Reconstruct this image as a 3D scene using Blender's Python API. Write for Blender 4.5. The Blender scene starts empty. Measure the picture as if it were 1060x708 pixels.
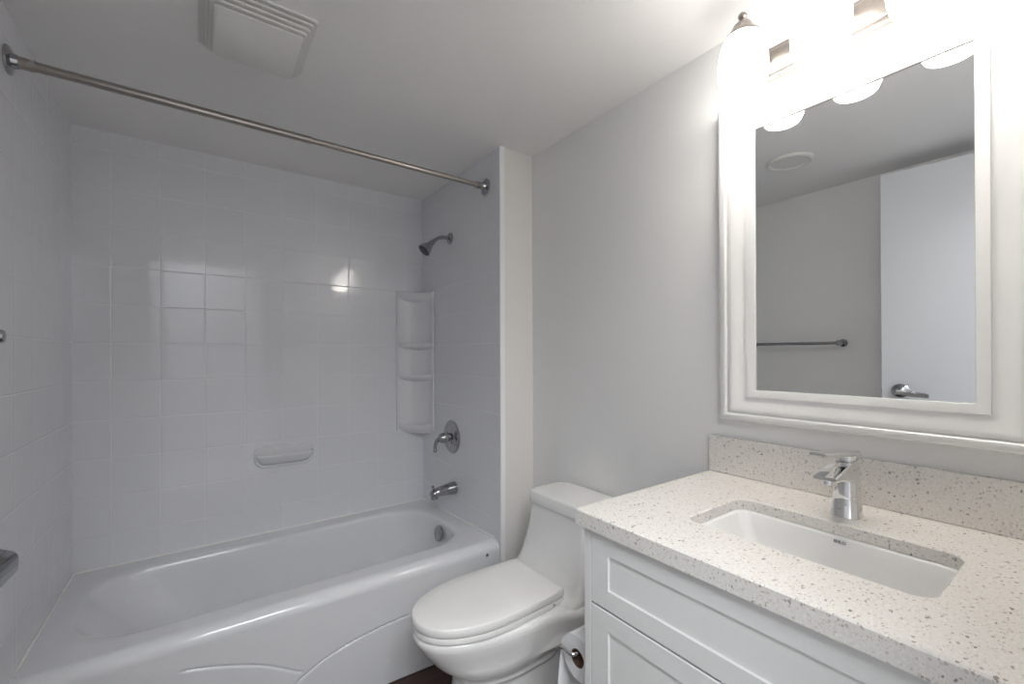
import bpy, bmesh, math, random
from math import sin, cos, pi, radians as R
from mathutils import Vector, Matrix
random.seed(4)
SC = bpy.context.scene
COL = SC.collection

# ------------------------------------------------------------------ camera, light, exposure
EYE = 1.21
cam_data = bpy.data.cameras.new('camera')
cam_data.sensor_width = 36.0
cam_data.lens = 36.0 * 449.46 / 1060.0
cam_data.shift_y = 13.74 / 1060.0
cam_data.clip_start = 0.02
cam = bpy.data.objects.new('camera', cam_data)
COL.objects.link(cam)
cam.matrix_world = (Matrix.Translation((0, 0, EYE)) @ Matrix.Rotation(R(-35.545), 4, 'Z')
                    @ Matrix.Rotation(R(90), 4, 'X') @ Matrix.Rotation(R(-0.18), 4, 'Z'))
SC.camera = cam

SC.view_settings.view_transform = 'Standard'
SC.view_settings.look = 'None'
SC.view_settings.gamma = 1.0
SC.view_settings.use_curve_mapping = False
SC.view_settings.exposure = 0.62
SC.cycles.use_denoising = True
SC.cycles.max_bounces = 10
SC.cycles.diffuse_bounces = 6
SC.cycles.glossy_bounces = 6
SC.cycles.caustics_reflective = False
SC.cycles.caustics_refractive = False

world = bpy.data.worlds.new('world')
SC.world = world
world.use_nodes = True
world.node_tree.nodes['Background'].inputs[0].default_value = (0.8, 0.85, 1.0, 1)
world.node_tree.nodes['Background'].inputs[1].default_value = 0.05

BULB_GLOW = 90.0        # the bulbs inside them, shining out of the open bottoms
SHADE_GLOW = 6.6        # the three frosted lamp shades
HALL_FILL_WATTS = 46.0         # fill light added in the hallway behind the camera to brighten the room


def area_light(name, loc, size, watts, col, size_y=None, rot=(0, 0, 0)):
    d = bpy.data.lights.new(name, 'AREA')
    d.energy = watts
    d.color = col
    d.size = size
    if size_y:
        d.shape = 'RECTANGLE'
        d.size_y = size_y
    o = bpy.data.objects.new(name, d)
    o.location = loc
    o.rotation_euler = rot
    COL.objects.link(o)
    return o


area_light('hall_fill_light', (-0.15, -0.85, 2.43), 0.9, HALL_FILL_WATTS, (0.94, 0.97, 1.0), size_y=1.1)  # added fill light, shining in through the doorway

# ------------------------------------------------------------------ room dimensions (metres)
XL, XW, XR = -0.4045, 1.0342, 1.2093       # left wall, plumbing wall face, vanity wall
YN, YW, YB = -0.03, 1.5335, 2.331          # door wall, front of the plumbing wall, back wall
ZC = 2.10                                  # ceiling
ZK = 0.877                                 # counter top
TILE = 0.1525


# ------------------------------------------------------------------ materials
class NT:
    """small helper for node trees"""
    def __init__(self, name):
        self.m = bpy.data.materials.new(name)
        self.m.use_nodes = True
        self.t = self.m.node_tree
        self.b = self.t.nodes['Principled BSDF']

    def n(self, kind, **kw):
        nd = self.t.nodes.new(kind)
        for k, v in kw.items():
            setattr(nd, k, v)
        return nd

    def link(self, a, b):
        self.t.links.new(a, b)

    def math(self, op, a, b=None):
        nd = self.n('ShaderNodeMath', operation=op)
        for i, v in enumerate((a, b)):
            if v is None:
                continue
            if isinstance(v, (int, float)):
                nd.inputs[i].default_value = v
            else:
                self.link(v, nd.inputs[i])
        return nd.outputs[0]

    def set(self, **kw):
        for k, v in kw.items():
            i = self.b.inputs[k.replace('_', ' ')]
            i.default_value = (*v, 1) if isinstance(v, tuple) else v
        return self


def simple(name, col, rough, metal=0.0, bump=0.0, scale=60.0, var=0.0, coat=0.0):
    t = NT(name)
    t.set(Base_Color=col, Roughness=rough, Metallic=metal)
    if coat:
        t.set(Coat_Weight=coat, Coat_Roughness=0.05)
    if bump or var:
        co = t.n('ShaderNodeTexCoord')
        nz = t.n('ShaderNodeTexNoise')
        nz.inputs['Scale'].default_value = scale
        nz.inputs['Detail'].default_value = 4
        t.link(co.outputs['Object'], nz.inputs['Vector'])
        if bump:
            bp = t.n('ShaderNodeBump')
            bp.inputs['Strength'].default_value = bump
            bp.inputs['Distance'].default_value = 0.002
            t.link(nz.outputs['Fac'], bp.inputs['Height'])
            t.link(bp.outputs['Normal'], t.b.inputs['Normal'])
        if var:
            mx = t.n('ShaderNodeMix', data_type='RGBA')
            mx.inputs['A'].default_value = (*[c * (1 - var) for c in col], 1)
            mx.inputs['B'].default_value = (*[min(1, c * (1 + var)) for c in col], 1)
            t.link(nz.outputs['Fac'], mx.inputs['Factor'])
            t.link(mx.outputs['Result'], t.b.inputs['Base Color'])
    return t.m


def tile_mat(name, axis, u0, v0):
    """square glazed tiles; seams by world position (these slabs sit at the origin)"""
    t = NT(name)
    t.set(Base_Color=(0.74, 0.745, 0.775), Roughness=0.07, Specular_IOR_Level=0.55)
    geo = t.n('ShaderNodeNewGeometry')
    sp = t.n('ShaderNodeSeparateXYZ')
    t.link(geo.outputs['Position'], sp.inputs[0])

    def groove(out, o):
        q = t.math('DIVIDE', t.math('SUBTRACT', out, o), TILE)
        fr = t.math('FRACT', q)
        d = t.math('MULTIPLY', t.math('MINIMUM', fr, t.math('SUBTRACT', 1.0, fr)), TILE)
        mr = t.n('ShaderNodeMapRange', interpolation_type='SMOOTHERSTEP')
        mr.inputs['From Min'].default_value = 0.0
        mr.inputs['From Max'].default_value = 0.0038
        t.link(d, mr.inputs['Value'])
        return mr.outputs['Result'], t.math('FLOOR', q)
    gu, cu = groove(sp.outputs[axis], u0)
    gv, cv = groove(sp.outputs['Z'], v0)
    h = t.math('MINIMUM', gu, gv)
    # each tile sits a hair out of true: a tiny random tilt
    cb = t.n('ShaderNodeCombineXYZ')
    t.link(cu, cb.inputs[0]); t.link(cv, cb.inputs[1])
    wn = t.n('ShaderNodeTexWhiteNoise', noise_dimensions='3D')
    t.link(cb.outputs[0], wn.inputs['Vector'])
    s2 = t.n('ShaderNodeSeparateColor')
    t.link(wn.outputs['Color'], s2.inputs[0])
    tilt = t.math('ADD', t.math('MULTIPLY', t.math('SUBTRACT', s2.outputs[0], 0.5), sp.outputs[axis]),
                  t.math('MULTIPLY', t.math('SUBTRACT', s2.outputs[1], 0.5), sp.outputs['Z']))
    nz = t.n('ShaderNodeTexNoise')
    nz.inputs['Scale'].default_value = 9
    nz.inputs['Detail'].default_value = 1
    t.link(geo.outputs['Position'], nz.inputs['Vector'])
    hh = t.math('ADD', t.math('MULTIPLY', h, 0.0006),
                t.math('ADD', t.math('MULTIPLY', tilt, 0.0028), t.math('MULTIPLY', nz.outputs['Fac'], 0.0009)))
    bp = t.n('ShaderNodeBump')
    bp.inputs['Strength'].default_value = 1.0
    bp.inputs['Distance'].default_value = 1.0
    t.link(hh, bp.inputs['Height'])
    t.link(bp.outputs['Normal'], t.b.inputs['Normal'])
    mx = t.n('ShaderNodeMix', data_type='RGBA')
    mx.inputs['A'].default_value = (0.80, 0.80, 0.82, 1)
    mx.inputs['B'].default_value = (0.74, 0.745, 0.775, 1)
    t.link(h, mx.inputs['Factor'])
    t.link(mx.outputs['Result'], t.b.inputs['Base Color'])
    return t.m


def quartz_mat():
    t = NT('speckled_quartz')
    t.set(Roughness=0.18)
    co = t.n('ShaderNodeNewGeometry')
    base = t.n('ShaderNodeTexNoise')
    base.inputs['Scale'].default_value = 220
    base.inputs['Detail'].default_value = 3
    t.link(co.outputs['Position'], base.inputs['Vector'])
    r0 = t.n('ShaderNodeMix', data_type='RGBA')
    r0.inputs['A'].default_value = (0.60, 0.575, 0.54, 1)
    r0.inputs['B'].default_value = (0.83, 0.805, 0.77, 1)
    t.link(base.outputs['Fac'], r0.inputs['Factor'])
    cur = r0.outputs['Result']

    def layer(cur, scale, dens, size, col, off):
        mp = t.n('ShaderNodeMapping')
        mp.inputs['Location'].default_value = (off, off * 2.3, off * 1.7)
        mp.inputs['Rotation'].default_value = (0.5 + off, 0.7, 0.3 + off)
        mp.inputs['Scale'].default_value = (1.0, 1.5, 1.2)
        t.link(co.outputs['Position'], mp.inputs['Vector'])
        wz = t.n('ShaderNodeTexNoise')
        wz.inputs['Scale'].default_value = scale * 1.6
        t.link(mp.outputs[0], wz.inputs['Vector'])
        ad = t.n('ShaderNodeMix', data_type='VECTOR')
        ad.inputs['Factor'].default_value = 0.5 / scale
        t.link(mp.outputs[0], ad.inputs['A'])
        av = t.n('ShaderNodeVectorMath', operation='ADD')
        sc_ = t.n('ShaderNodeVectorMath', operation='SCALE')
        sc_.inputs['Scale'].default_value = 0.9 / scale
        t.link(wz.outputs['Color'], sc_.inputs[0])
        t.link(mp.outputs[0], av.inputs[0]); t.link(sc_.outputs[0], av.inputs[1])
        vo = t.n('ShaderNodeTexVoronoi')
        vo.inputs['Scale'].default_value = scale
        t.link(av.outputs[0], vo.inputs['Vector'])
        s = t.n('ShaderNodeSeparateColor')
        t.link(vo.outputs['Color'], s.inputs[0])
        on = t.math('LESS_THAN', s.outputs[0], dens)
        rad = t.math('MULTIPLY', t.math('ADD', t.math('MULTIPLY', s.outputs[1], 0.8), 0.35), size)
        mr = t.n('ShaderNodeMapRange')
        t.link(vo.outputs['Distance'], mr.inputs['Value'])
        t.link(t.math('MULTIPLY', rad, 0.8), mr.inputs['From Min'])
        t.link(rad, mr.inputs['From Max'])
        mr.inputs['To Min'].default_value = 1.0
        mr.inputs['To Max'].default_value = 0.0
        fac = t.math('MULTIPLY', t.math('MULTIPLY', mr.outputs['Result'], on),
                     t.math('ADD', t.math('MULTIPLY', s.outputs[2], 0.6), 0.4))
        mx = t.n('ShaderNodeMix', data_type='RGBA')
        t.link(fac, mx.inputs['Factor'])
        t.link(cur, mx.inputs['A'])
        mx.inputs['B'].default_value = (*col, 1)
        return mx.outputs['Result']
    cur = layer(cur, 200, 0.35, 0.42, (0.80, 0.785, 0.76), 3.1)
    cur = layer(cur, 230, 0.42, 0.42, (0.52, 0.455, 0.385), 0.4)
    cur = layer(cur, 150, 0.30, 0.42, (0.37, 0.32, 0.27), 2.2)
    cur = layer(cur, 100, 0.20, 0.38, (0.22, 0.20, 0.18), 1.3)
    t.link(cur, t.b.inputs['Base Color'])
    return t.m


def wood_mat():
    t = NT('dark_wood_plank')
    t.set(Roughness=0.35)
    geo = t.n('ShaderNodeNewGeometry')
    br = t.n('ShaderNodeTexBrick')
    br.inputs['Color1'].default_value = (0.050, 0.027, 0.022, 1)
    br.inputs['Color2'].default_value = (0.085, 0.048, 0.040, 1)
    br.inputs['Mortar'].default_value = (0.012, 0.008, 0.007, 1)
    br.inputs['Scale'].default_value = 1.0
    br.inputs['Brick Width'].default_value = 0.9
    br.inputs['Row Height'].default_value = 0.12
    br.inputs['Mortar Size'].default_value = 0.0015
    t.link(geo.outputs['Position'], br.inputs['Vector'])
    mp = t.n('ShaderNodeMapping')
    mp.inputs['Scale'].default_value = (3, 60, 1)
    t.link(geo.outputs['Position'], mp.inputs['Vector'])
    nz = t.n('ShaderNodeTexNoise')
    nz.inputs['Scale'].default_value = 2.0
    nz.inputs['Detail'].default_value = 6
    t.link(mp.outputs[0], nz.inputs['Vector'])
    mx = t.n('ShaderNodeMix', data_type='RGBA', blend_type='MULTIPLY')
    mx.inputs['Factor'].default_value = 0.8
    cr = t.n('ShaderNodeValToRGB')
    cr.color_ramp.elements[0].position = 0.3
    cr.color_ramp.elements[0].color = (0.45, 0.45, 0.45, 1)
    cr.color_ramp.elements[1].position = 0.7
    cr.color_ramp.elements[1].color = (1.3, 1.3, 1.3, 1)
    t.link(nz.outputs['Fac'], cr.inputs[0])
    t.link(br.outputs['Color'], mx.inputs['A'])
    t.link(cr.outputs['Color'], mx.inputs['B'])
    t.link(mx.outputs['Result'], t.b.inputs['Base Color'])
    return t.m


def glow_mat(name, power):
    t = NT(name)
    t.set(Base_Color=(0.9, 0.9, 0.88), Roughness=0.3)
    t.set(Emission_Color=(1.0, 0.96, 0.91))
    t.b.inputs['Emission Strength'].default_value = power
    return t.m


M = {}
M['paint'] = simple('grey_wall_paint', (0.81, 0.807, 0.80), 0.5, bump=0.05, scale=300, var=0.02)
M['hall_paint'] = simple('grey_hall_paint', (0.50, 0.50, 0.51), 0.6, bump=0.05, scale=300, var=0.02)
M['paint_beige'] = simple('warm_wall_paint', (0.79, 0.77, 0.745), 0.5, bump=0.05, scale=300, var=0.02)
M['ceiling'] = simple('ceiling_paint', (0.87, 0.855, 0.845), 0.7, bump=0.12, scale=140, var=0.02)
M['tile_back'] = tile_mat('glazed_tile_back', 'X', -0.2926, 1.5687)
M['tile_side'] = tile_mat('glazed_tile_side', 'Y', 1.705, 1.5687)
M['caulk'] = simple('caulk', (0.80, 0.79, 0.76), 0.4, bump=0.1, scale=200)
M['trim'] = simple('white_trim', (0.90, 0.90, 0.90), 0.3, bump=0.03, scale=100)
M['enamel'] = simple('tub_enamel', (0.72, 0.725, 0.745), 0.13, var=0.015, scale=3)
M['acrylic'] = simple('white_acrylic', (0.76, 0.76, 0.78), 0.16, var=0.015, scale=8)
M['porcelain'] = simple('white_porcelain', (0.78, 0.775, 0.765), 0.08, var=0.012, scale=5)
M['seat_plastic'] = simple('seat_plastic', (0.79, 0.78, 0.765), 0.22, var=0.012, scale=8)
M['chrome'] = simple('polished_chrome', (0.86, 0.86, 0.86), 0.06, 1.0, var=0.03, scale=30)
M['dark_reflection_chrome'] = simple('dark_reflection_chrome', (0.40, 0.40, 0.41), 0.10, 1.0, var=0.04, scale=30)  # chrome coloured darker to imitate dark surroundings reflected in it
M['nickel'] = simple('brushed_nickel', (0.40, 0.365, 0.335), 0.28, 1.0, var=0.08, scale=120)
M['dark_metal'] = simple('dark_spray_face', (0.05, 0.05, 0.055), 0.4, 0.3, var=0.2, scale=200)
M['quartz'] = quartz_mat()
M['cabinet'] = simple('white_cabinet_lacquer', (0.71, 0.71, 0.70), 0.32, bump=0.03, scale=120, var=0.01)
M['gap'] = simple('cabinet_shadow_gap', (0.12, 0.12, 0.12), 0.7, var=0.1, scale=40)  # dark colour stands in for shade in the gaps around the drawer fronts
M['frame'] = simple('white_frame_gloss', (0.81, 0.805, 0.795), 0.25, var=0.01, scale=20)
M['mirror'] = simple('mirror_silver', (0.86, 0.875, 0.88), 0.0, 1.0, var=0.004, scale=2)
M['door'] = simple('white_door_paint', (0.74, 0.755, 0.78), 0.4, bump=0.04, scale=90, var=0.01)
M['plastic'] = simple('off_white_plastic', (0.76, 0.75, 0.725), 0.4, var=0.02, scale=20)
M['paper'] = simple('toilet_paper', (0.80, 0.80, 0.81), 0.9, bump=0.3, scale=250, var=0.02)
M['card'] = simple('brown_card_core', (0.13, 0.075, 0.05), 0.9, bump=0.2, scale=150, var=0.1)
M['floor'] = wood_mat()
M['hall_floor'] = simple('pale_bounce_floor', (0.45, 0.44, 0.42), 0.6, bump=0.05, scale=30, var=0.05)  # unseen hall floor, made pale to bounce light into the room
M['glow'] = glow_mat('frosted_lamp_glass', SHADE_GLOW)
M['bulb'] = glow_mat('lit_bulb', BULB_GLOW)
M['ink'] = simple('grey_ink', (0.22, 0.22, 0.22), 0.6, var=0.1, scale=60)


# ------------------------------------------------------------------ object helpers
def thing(name, label, cat, loc, rot=None, group=None):
    o = bpy.data.objects.new(name, None)
    o.empty_display_size = 0.05
    COL.objects.link(o)
    o.location = loc
    if rot:
        o.rotation_euler = rot
    o['label'] = label
    o['category'] = cat
    if group:
        o['group'] = group
    return o


def origin_of(o):
    v = Vector((0, 0, 0))
    while o is not None:
        v += o.location
        o = o.parent
    return v


def obj(name, bm, mat, parent=None, local=False, smooth=35, bevel=None, seg=2, sub=0, label=None, recalc=True):
    """link bm as ONE object; verts in world space unless local"""
    if recalc:
        bmesh.ops.recalc_face_normals(bm, faces=bm.faces[:])
    me = bpy.data.meshes.new(name)
    if parent is not None and not local:
        bm.transform(Matrix.Translation(-origin_of(parent)))
    bm.to_mesh(me)
    bm.free()
    for m in (mat if isinstance(mat, (list, tuple)) else [mat]):
        me.materials.append(m)
    o = bpy.data.objects.new(name, me)
    COL.objects.link(o)
    if parent is not None:
        o.parent = parent
    elif not local:
        xs = [v.co for v in me.vertices]
        c = Vector(((min(v.x for v in xs) + max(v.x for v in xs)) / 2,
                    (min(v.y for v in xs) + max(v.y for v in xs)) / 2, min(v.z for v in xs)))
        me.transform(Matrix.Translation(-c))
        o.location = c
    if smooth is not None:
        me.polygons.foreach_set('use_smooth', [True] * len(me.polygons))
        if smooth < 180:
            me.set_sharp_from_angle(angle=R(smooth))
    if bevel:
        b = o.modifiers.new('bevel', 'BEVEL')
        b.width = bevel
        b.segments = seg
        b.limit_method = 'ANGLE'
        b.angle_limit = R(40)
        b.harden_normals = False
    if sub:
        s = o.modifiers.new('sub', 'SUBSURF')
        s.levels = s.render_levels = sub
    if label:
        o['label'] = label
    return o


def struct(name, bm, mat, parent=None, **kw):
    o = obj(name, bm, mat, parent, **kw)
    o['kind'] = 'structure'
    return o


def tag(o, label, cat, group=None):
    o['label'] = label
    o['category'] = cat
    if group:
        o['group'] = group
    return o


def BM():
    return bmesh.new()


def box(bm, a, b, m=0):
    x0, y0, z0 = a
    x1, y1, z1 = b
    vs = [bm.verts.new(p) for p in ((x0, y0, z0), (x1, y0, z0), (x1, y1, z0), (x0, y1, z0),
                                    (x0, y0, z1), (x1, y0, z1), (x1, y1, z1), (x0, y1, z1))]
    for f in ((0, 3, 2, 1), (4, 5, 6, 7), (0, 1, 5, 4), (1, 2, 6, 5), (2, 3, 7, 6), (3, 0, 4, 7)):
        bm.faces.new([vs[i] for i in f]).material_index = m
    return bm


def bbox(a, b):
    return box(BM(), a, b)


def loft(bm, loops, cap0=True, cap1=True, closed=True, m=0):
    rows = [[bm.verts.new(p) for p in lp] for lp in loops]
    n = len(rows[0])
    for a, b in zip(rows, rows[1:]):
        for i in range(n if closed else n - 1):
            j = (i + 1) % n
            bm.faces.new((a[i], a[j], b[j], b[i])).material_index = m
    if cap0:
        bm.faces.new(rows[0][::-1]).material_index = m
    if cap1:
        bm.faces.new(rows[-1]).material_index = m
    return rows


def frame_of(d):
    d = Vector(d).normalized()
    up = Vector((0, 0, 1)) if abs(d.z) < 0.95 else Vector((1, 0, 0))
    a = d.cross(up).normalized()
    b = d.cross(a).normalized()
    return d, a, b


def lathe(bm, profile, c, axis=(0, 0, 1), n=32, m=0):
    """profile: list of (distance along axis, radius)"""
    d, a, b = frame_of(axis)
    c = Vector(c)
    loops = []
    for h, r in profile:
        r = max(r, 1e-4)
        loops.append([c + d * h + a * (r * cos(2 * pi * i / n)) + b * (r * sin(2 * pi * i / n)) for i in range(n)])
    loft(bm, loops, m=m)
    return bm


def tube(bm, path, rad, n=16, caps=True, m=0):
    path = [Vector(p) for p in path]
    rads = rad if isinstance(rad, (list, tuple)) else [rad] * len(path)
    loops = []
    pa = None
    for i, p in enumerate(path):
        d = (path[min(i + 1, len(path) - 1)] - path[max(i - 1, 0)]).normalized()
        if pa is None:
            _, a, b = frame_of(d)
        else:
            a = (pa - d * pa.dot(d)).normalized()
            b = d.cross(a)
        pa = a
        loops.append([p + (a * cos(2 * pi * k / n) + b * sin(2 * pi * k / n)) * rads[i] for k in range(n)])
    loft(bm, loops, cap0=caps, cap1=caps, m=m)
    return bm


def bez(p0, p1, p2, p3, n=12):
    p0, p1, p2, p3 = map(Vector, (p0, p1, p2, p3))
    out = []
    for i in range(n + 1):
        t = i / n
        out.append(p0 * (1 - t) ** 3 + p1 * 3 * t * (1 - t) ** 2 + p2 * 3 * t * t * (1 - t) + p3 * t ** 3)
    return out


def rrect(x0, x1, y0, y1, r, n=8):
    """rounded rectangle, counter-clockwise, 4*(n+1) points; r scalar or four radii (x1y1, x0y1, x0y0, x1y0)"""
    rs = r if isinstance(r, (list, tuple)) else [r] * 4
    pts = []
    for k, (cx, cy, sx, sy) in enumerate(((x1, y1, -1, -1), (x0, y1, 1, -1), (x0, y0, 1, 1), (x1, y0, -1, 1))):
        q = rs[k]
        for i in range(n + 1):
            a = (k + i / n) * pi / 2
            pts.append((cx + sx * q + q * cos(a), cy + sy * q + q * sin(a)))
    return pts


# ------------------------------------------------------------------ room shell
T = 0.10
struct('floor', bbox((XL - T, YN - T / 2, -0.06), (XR + T, YB + T, 0.0)), M['floor'])
struct('floor_hall', bbox((-1.2, -1.7, -0.06), (1.6, YN - T / 2, 0.0)), M['hall_floor'])
struct('ceiling', bbox((XL - T, YN - T, ZC), (XR + T, YB + T, ZC + 0.08)), M['ceiling'])
HX0, HX1, HZ = -1.1, 1.5, 2.45             # unseen hallway, its ceiling raised to keep the fill light out of tile reflections
struct('ceiling_hall', bbox((HX0 - T, -1.7, HZ), (HX1 + T, YN - T, HZ + 0.08)), M['ceiling'])
struct('wall_back', bbox((XL - T, YB, 0), (XR + T, YB + T, ZC)), M['tile_back'])
struct('wall_left', bbox((XL - T, YN, 0), (XL - 0.004, YB, ZC)), M['paint'])
struct('wall_tub_left', bbox((XL - 0.004, YW, 0), (XL, YB, ZC)), M['tile_side'])
struct('wall_right', bbox((XR, YN, 0), (XR + T, YB, ZC)), M['paint'])
struct('wall_plumbing', bbox((XW + 0.006, YW, 0), (XR, YB, ZC)), M['paint_beige'])
struct('wall_tub_right', bbox((XW, YW + 0.002, 0), (XW + 0.006, YB, ZC)), M['tile_side'])
DX0, DX1, DZ = -0.335, 0.46, 2.04          # the doorway the photographer stands in
b = BM()
box(b, (HX0, YN - T, 0), (DX0, YN, HZ))
box(b, (DX1, YN - T, 0), (HX1, YN, HZ))
box(b, (DX0, YN - T, DZ), (DX1, YN, HZ))
struct('wall_front', b, M['paint'])
struct('wall_hall_back', bbox((HX0, -1.7, 0), (HX1, -1.6, HZ)), M['hall_paint'])
struct('wall_hall_left', bbox((HX0 - T, -1.7, 0), (HX0, YN, HZ)), M['hall_paint'])
struct('wall_hall_right', bbox((HX1, -1.7, 0), (HX1 + T, YN, HZ)), M['hall_paint'])
# vertical edge trim where the tub surround ends
b = BM()
box(b, (XW - 0.003, YW - 0.007, 0.0), (XW + 0.021, YW, ZC))
struct('trim_1', b, M['trim'], bevel=0.002)
b = BM()                                   # door casing on the room side
box(b, (DX1, YN, 0), (DX1 + 0.06, YN + 0.014, DZ + 0.06))
box(b, (DX0, YN, DZ), (DX1, YN + 0.014, DZ + 0.06))
struct('trim_2', b, M['trim'], bevel=0.003)


# ------------------------------------------------------------------ bathtub
def lerp(a, b, t):
    return a + (b - a) * t


TF = 1.567                                  # apron plane


def tub_rim(x, y):
    u = (x - XL) / (XW - XL)
    v = min(1, max(0, (y - TF) / (YB - TF)))
    return lerp(lerp(0.378, 0.418, u), lerp(0.376, 0.387, u), v)


def groove_A(x):     # upper wave line on the apron, x -> z
    pass


tub = thing('bathtub', 'white built-in bathtub with waved grooves on its apron, below the tiled walls', 'bathtub',
            ((XL + XW) / 2, (TF + YB) / 2, 0))
NP = 20
X0, X1 = XL + 0.0015, XW - 0.0015
YR = 1.607                                  # where the front edge starts to roll over
RR = 0.040


def dense(pts, k):
    """resample a closed outline to k points by angle about its centre so that loops match"""
    return pts


def ring(x0, x1, y0, y1, r, zf, n=14):
    return [Vector((x, y, zf(x, y))) for x, y in rrect(x0, x1, y0, y1, r, n)]


def skew(bm):
    """the tub front runs slightly out of square with the back wall"""
    for v in bm.verts:
        v.co.y += (0.03 - 0.055 * (v.co.x + 0.02)) * max(0.0, (YB - v.co.y) / (YB - TF))


def zdrop(d):
    return lambda x, y: tub_rim(x, y) - d


IX0, IX1, IY0, IY1 = -0.338, 0.962, 1.684, 2.243
RAD = (0.20, 0.16, 0.19, 0.17)
loops = []
# outer edge of the deck: same number of points as the inner ring
outer = []
inner = rrect(IX0, IX1, IY0, IY1, RAD, 14)
cx, cy = (IX0 + IX1) / 2, (IY0 + IY1) / 2
outer = rrect(X0, X1, YR, YB - 0.001, 0.004, 14)


def blend(t):
    return [((1 - t) * a[0] + t * b_[0], (1 - t) * a[1] + t * b_[1]) for a, b_ in zip(outer, inner)]


for t in (0, 0.35, 0.8):
    loops.append([Vector((x, y, tub_rim(x, y))) for x, y in blend(t)])
# rolled lip then the basin wall
for ins, dz in ((0.0, 0.0012), (0.006, 0.004), (0.011, 0.010), (0.014, 0.020)):
    loops.append(ring(IX0 + ins * 1.5, IX1 - ins, IY0 + ins, IY1 - ins, RAD, zdrop(dz)))
for t in (0.08, 0.2, 0.35, 0.5, 0.65, 0.8, 0.9):
    z = lerp(0.36, 0.075, t)
    e = t ** 1.15
    loops.append([Vector((x, y, min(z, tub_rim(x, y) - 0.024) if t < .1 else z)) for x, y in
                  rrect(IX0 + 0.025 + 0.27 * e, IX1 - 0.017 - 0.06 * e, IY0 + 0.016 + 0.06 * e, IY1 - 0.016 - 0.07 * e,
                        tuple(r_ * (1 - 0.25 * t) for r_ in RAD), 14)])
for k, z in ((0.30, 0.082), (0.37, 0.071), (0.46, 0.066)):
    loops.append([Vector((x, y, z)) for x, y in
                  rrect(IX0 + 0.01 + k * 0.95, IX1 - k * 0.4 + 0.03, IY0 + k * 0.35 - 0.02, IY1 - k * 0.35 + 0.01, 0.10, 14)])
b = BM()
loft(b, loops, cap0=False)
skew(b)
obj('basin', b, M['enamel'], tub, smooth=60, recalc=False)

# apron: the front edge rolls over, then a fine grid with the waved grooves pressed in
CA = [(-0.085, 0.290), (-0.05, 0.286), (0.04, 0.2655), (0.16, 0.2215), (0.262, 0.161)]      # wave line
CB = [(0.20, 0.085), (0.245, 0.118), (0.262, 0.136), (0.36, 0.183), (0.50, 0.216), (0.64, 0.231), (0.80, 0.240), (1.04, 0.243)]


def curve_z(pts, x):
    if x <= pts[0][0]:
        return pts[0][1] + (x - pts[0][0]) * (pts[1][1] - pts[0][1]) / (pts[1][0] - pts[0][0])
    for k in range(len(pts) - 1):
        (xa, za), (xb, zb) = pts[k], pts[k + 1]
        if x <= xb:
            pa = pts[k - 1] if k > 0 else (2 * xa - xb, 2 * za - zb)
            pb = pts[k + 2] if k + 2 < len(pts) else (2 * xb - xa, 2 * zb - za)
            m0 = (zb - pa[1]) / (xb - pa[0]) * (xb - xa)
            m1 = (pb[1] - za) / (pb[0] - xa) * (xb - xa)
            t = (x - xa) / (xb - xa)
            return ((2 * t ** 3 - 3 * t * t + 1) * za + (t ** 3 - 2 * t * t + t) * m0
                    + (-2 * t ** 3 + 3 * t * t) * zb + (t ** 3 - t * t) * m1)
    return pts[-1][1]


def slope(pts, x):
    return (curve_z(pts, x + 0.003) - curve_z(pts, x - 0.003)) / 0.006


def press(x, z):
    """depth the apron is pressed in at x, z"""
    d = 0.0
    sb = math.sqrt(1 + slope(CB, x) ** 2)
    db = (z - curve_z(CB, x)) / sb
    g = 0.0
    if x > 0.20:
        g = 0.0045 * math.exp(-(db / 0.0028) ** 2)
        if db < 0:
            d = 0.0022
    sa = math.sqrt(1 + slope(CA, x) ** 2)
    da = (z - curve_z(CA, x)) / sa
    if -0.10 < x < 0.268 and not (x > 0.20 and db < 0):
        fade = min(1, max(0, (x + 0.058) / 0.02))
        g = max(g, fade * 0.0045 * math.exp(-(da / 0.0028) ** 2))
    return d + g


b = BM()
NX = 420
xs = [lerp(X0, X1, i / NX) for i in range(NX + 1)]
prof = [(a, None) for a in [k * pi / 2 / 10 for k in range(11)]]
rows = []
for a, _ in prof:
    rows.append([Vector((x, YR - RR * sin(a), tub_rim(x, YR) - RR * (1 - cos(a)))) for x in xs])
NZ = 118
for k in range(1, NZ + 1):
    row = []
    for x in xs:
        zt = tub_rim(x, YR) - RR
        z = lerp(zt, 0.004, k / NZ)
        row.append(Vector((x, YR - RR + press(x, z), z)))
    rows.append(row)
loft(b, rows, cap0=False, cap1=False, closed=False)
skew(b)
bmesh.ops.recalc_face_normals(b, faces=b.faces[:])
if sum(f.normal.y for f in b.faces) > 0:
    bmesh.ops.reverse_faces(b, faces=b.faces[:])
obj('apron', b, M['enamel'], tub, smooth=50, recalc=False)
# end caps closing the front roll against both walls are not seen: the walls touch the tub there

# overflow plate
b = BM()
oc = Vector((0.929, 1.912, 0.352))
ax = Vector((-1, 0, 0.16))
lathe(b, [(-0.004, 0.036), (0.003, 0.0365), (0.006, 0.034), (0.0075, 0.028), (0.0055, 0.024), (0.0055, 0.02), (0.0085, 0.014), (0.0095, 0.0)], oc, ax, 36)
obj('overflow_plate', b, M['dark_reflection_chrome'], tub, label='round chrome overflow plate')
b = BM()
lathe(b, [(0, 0.0075), (0.0015, 0.0065), (0.002, 0.003), (0.0005, 0.001)], (0.972, YR - RR - 0.0235, 0.372), (0, -1, 0), 16)
obj('screw_cap', b, M['dark_reflection_chrome'], tub, label='small chipped metal spot on the apron')

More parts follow.
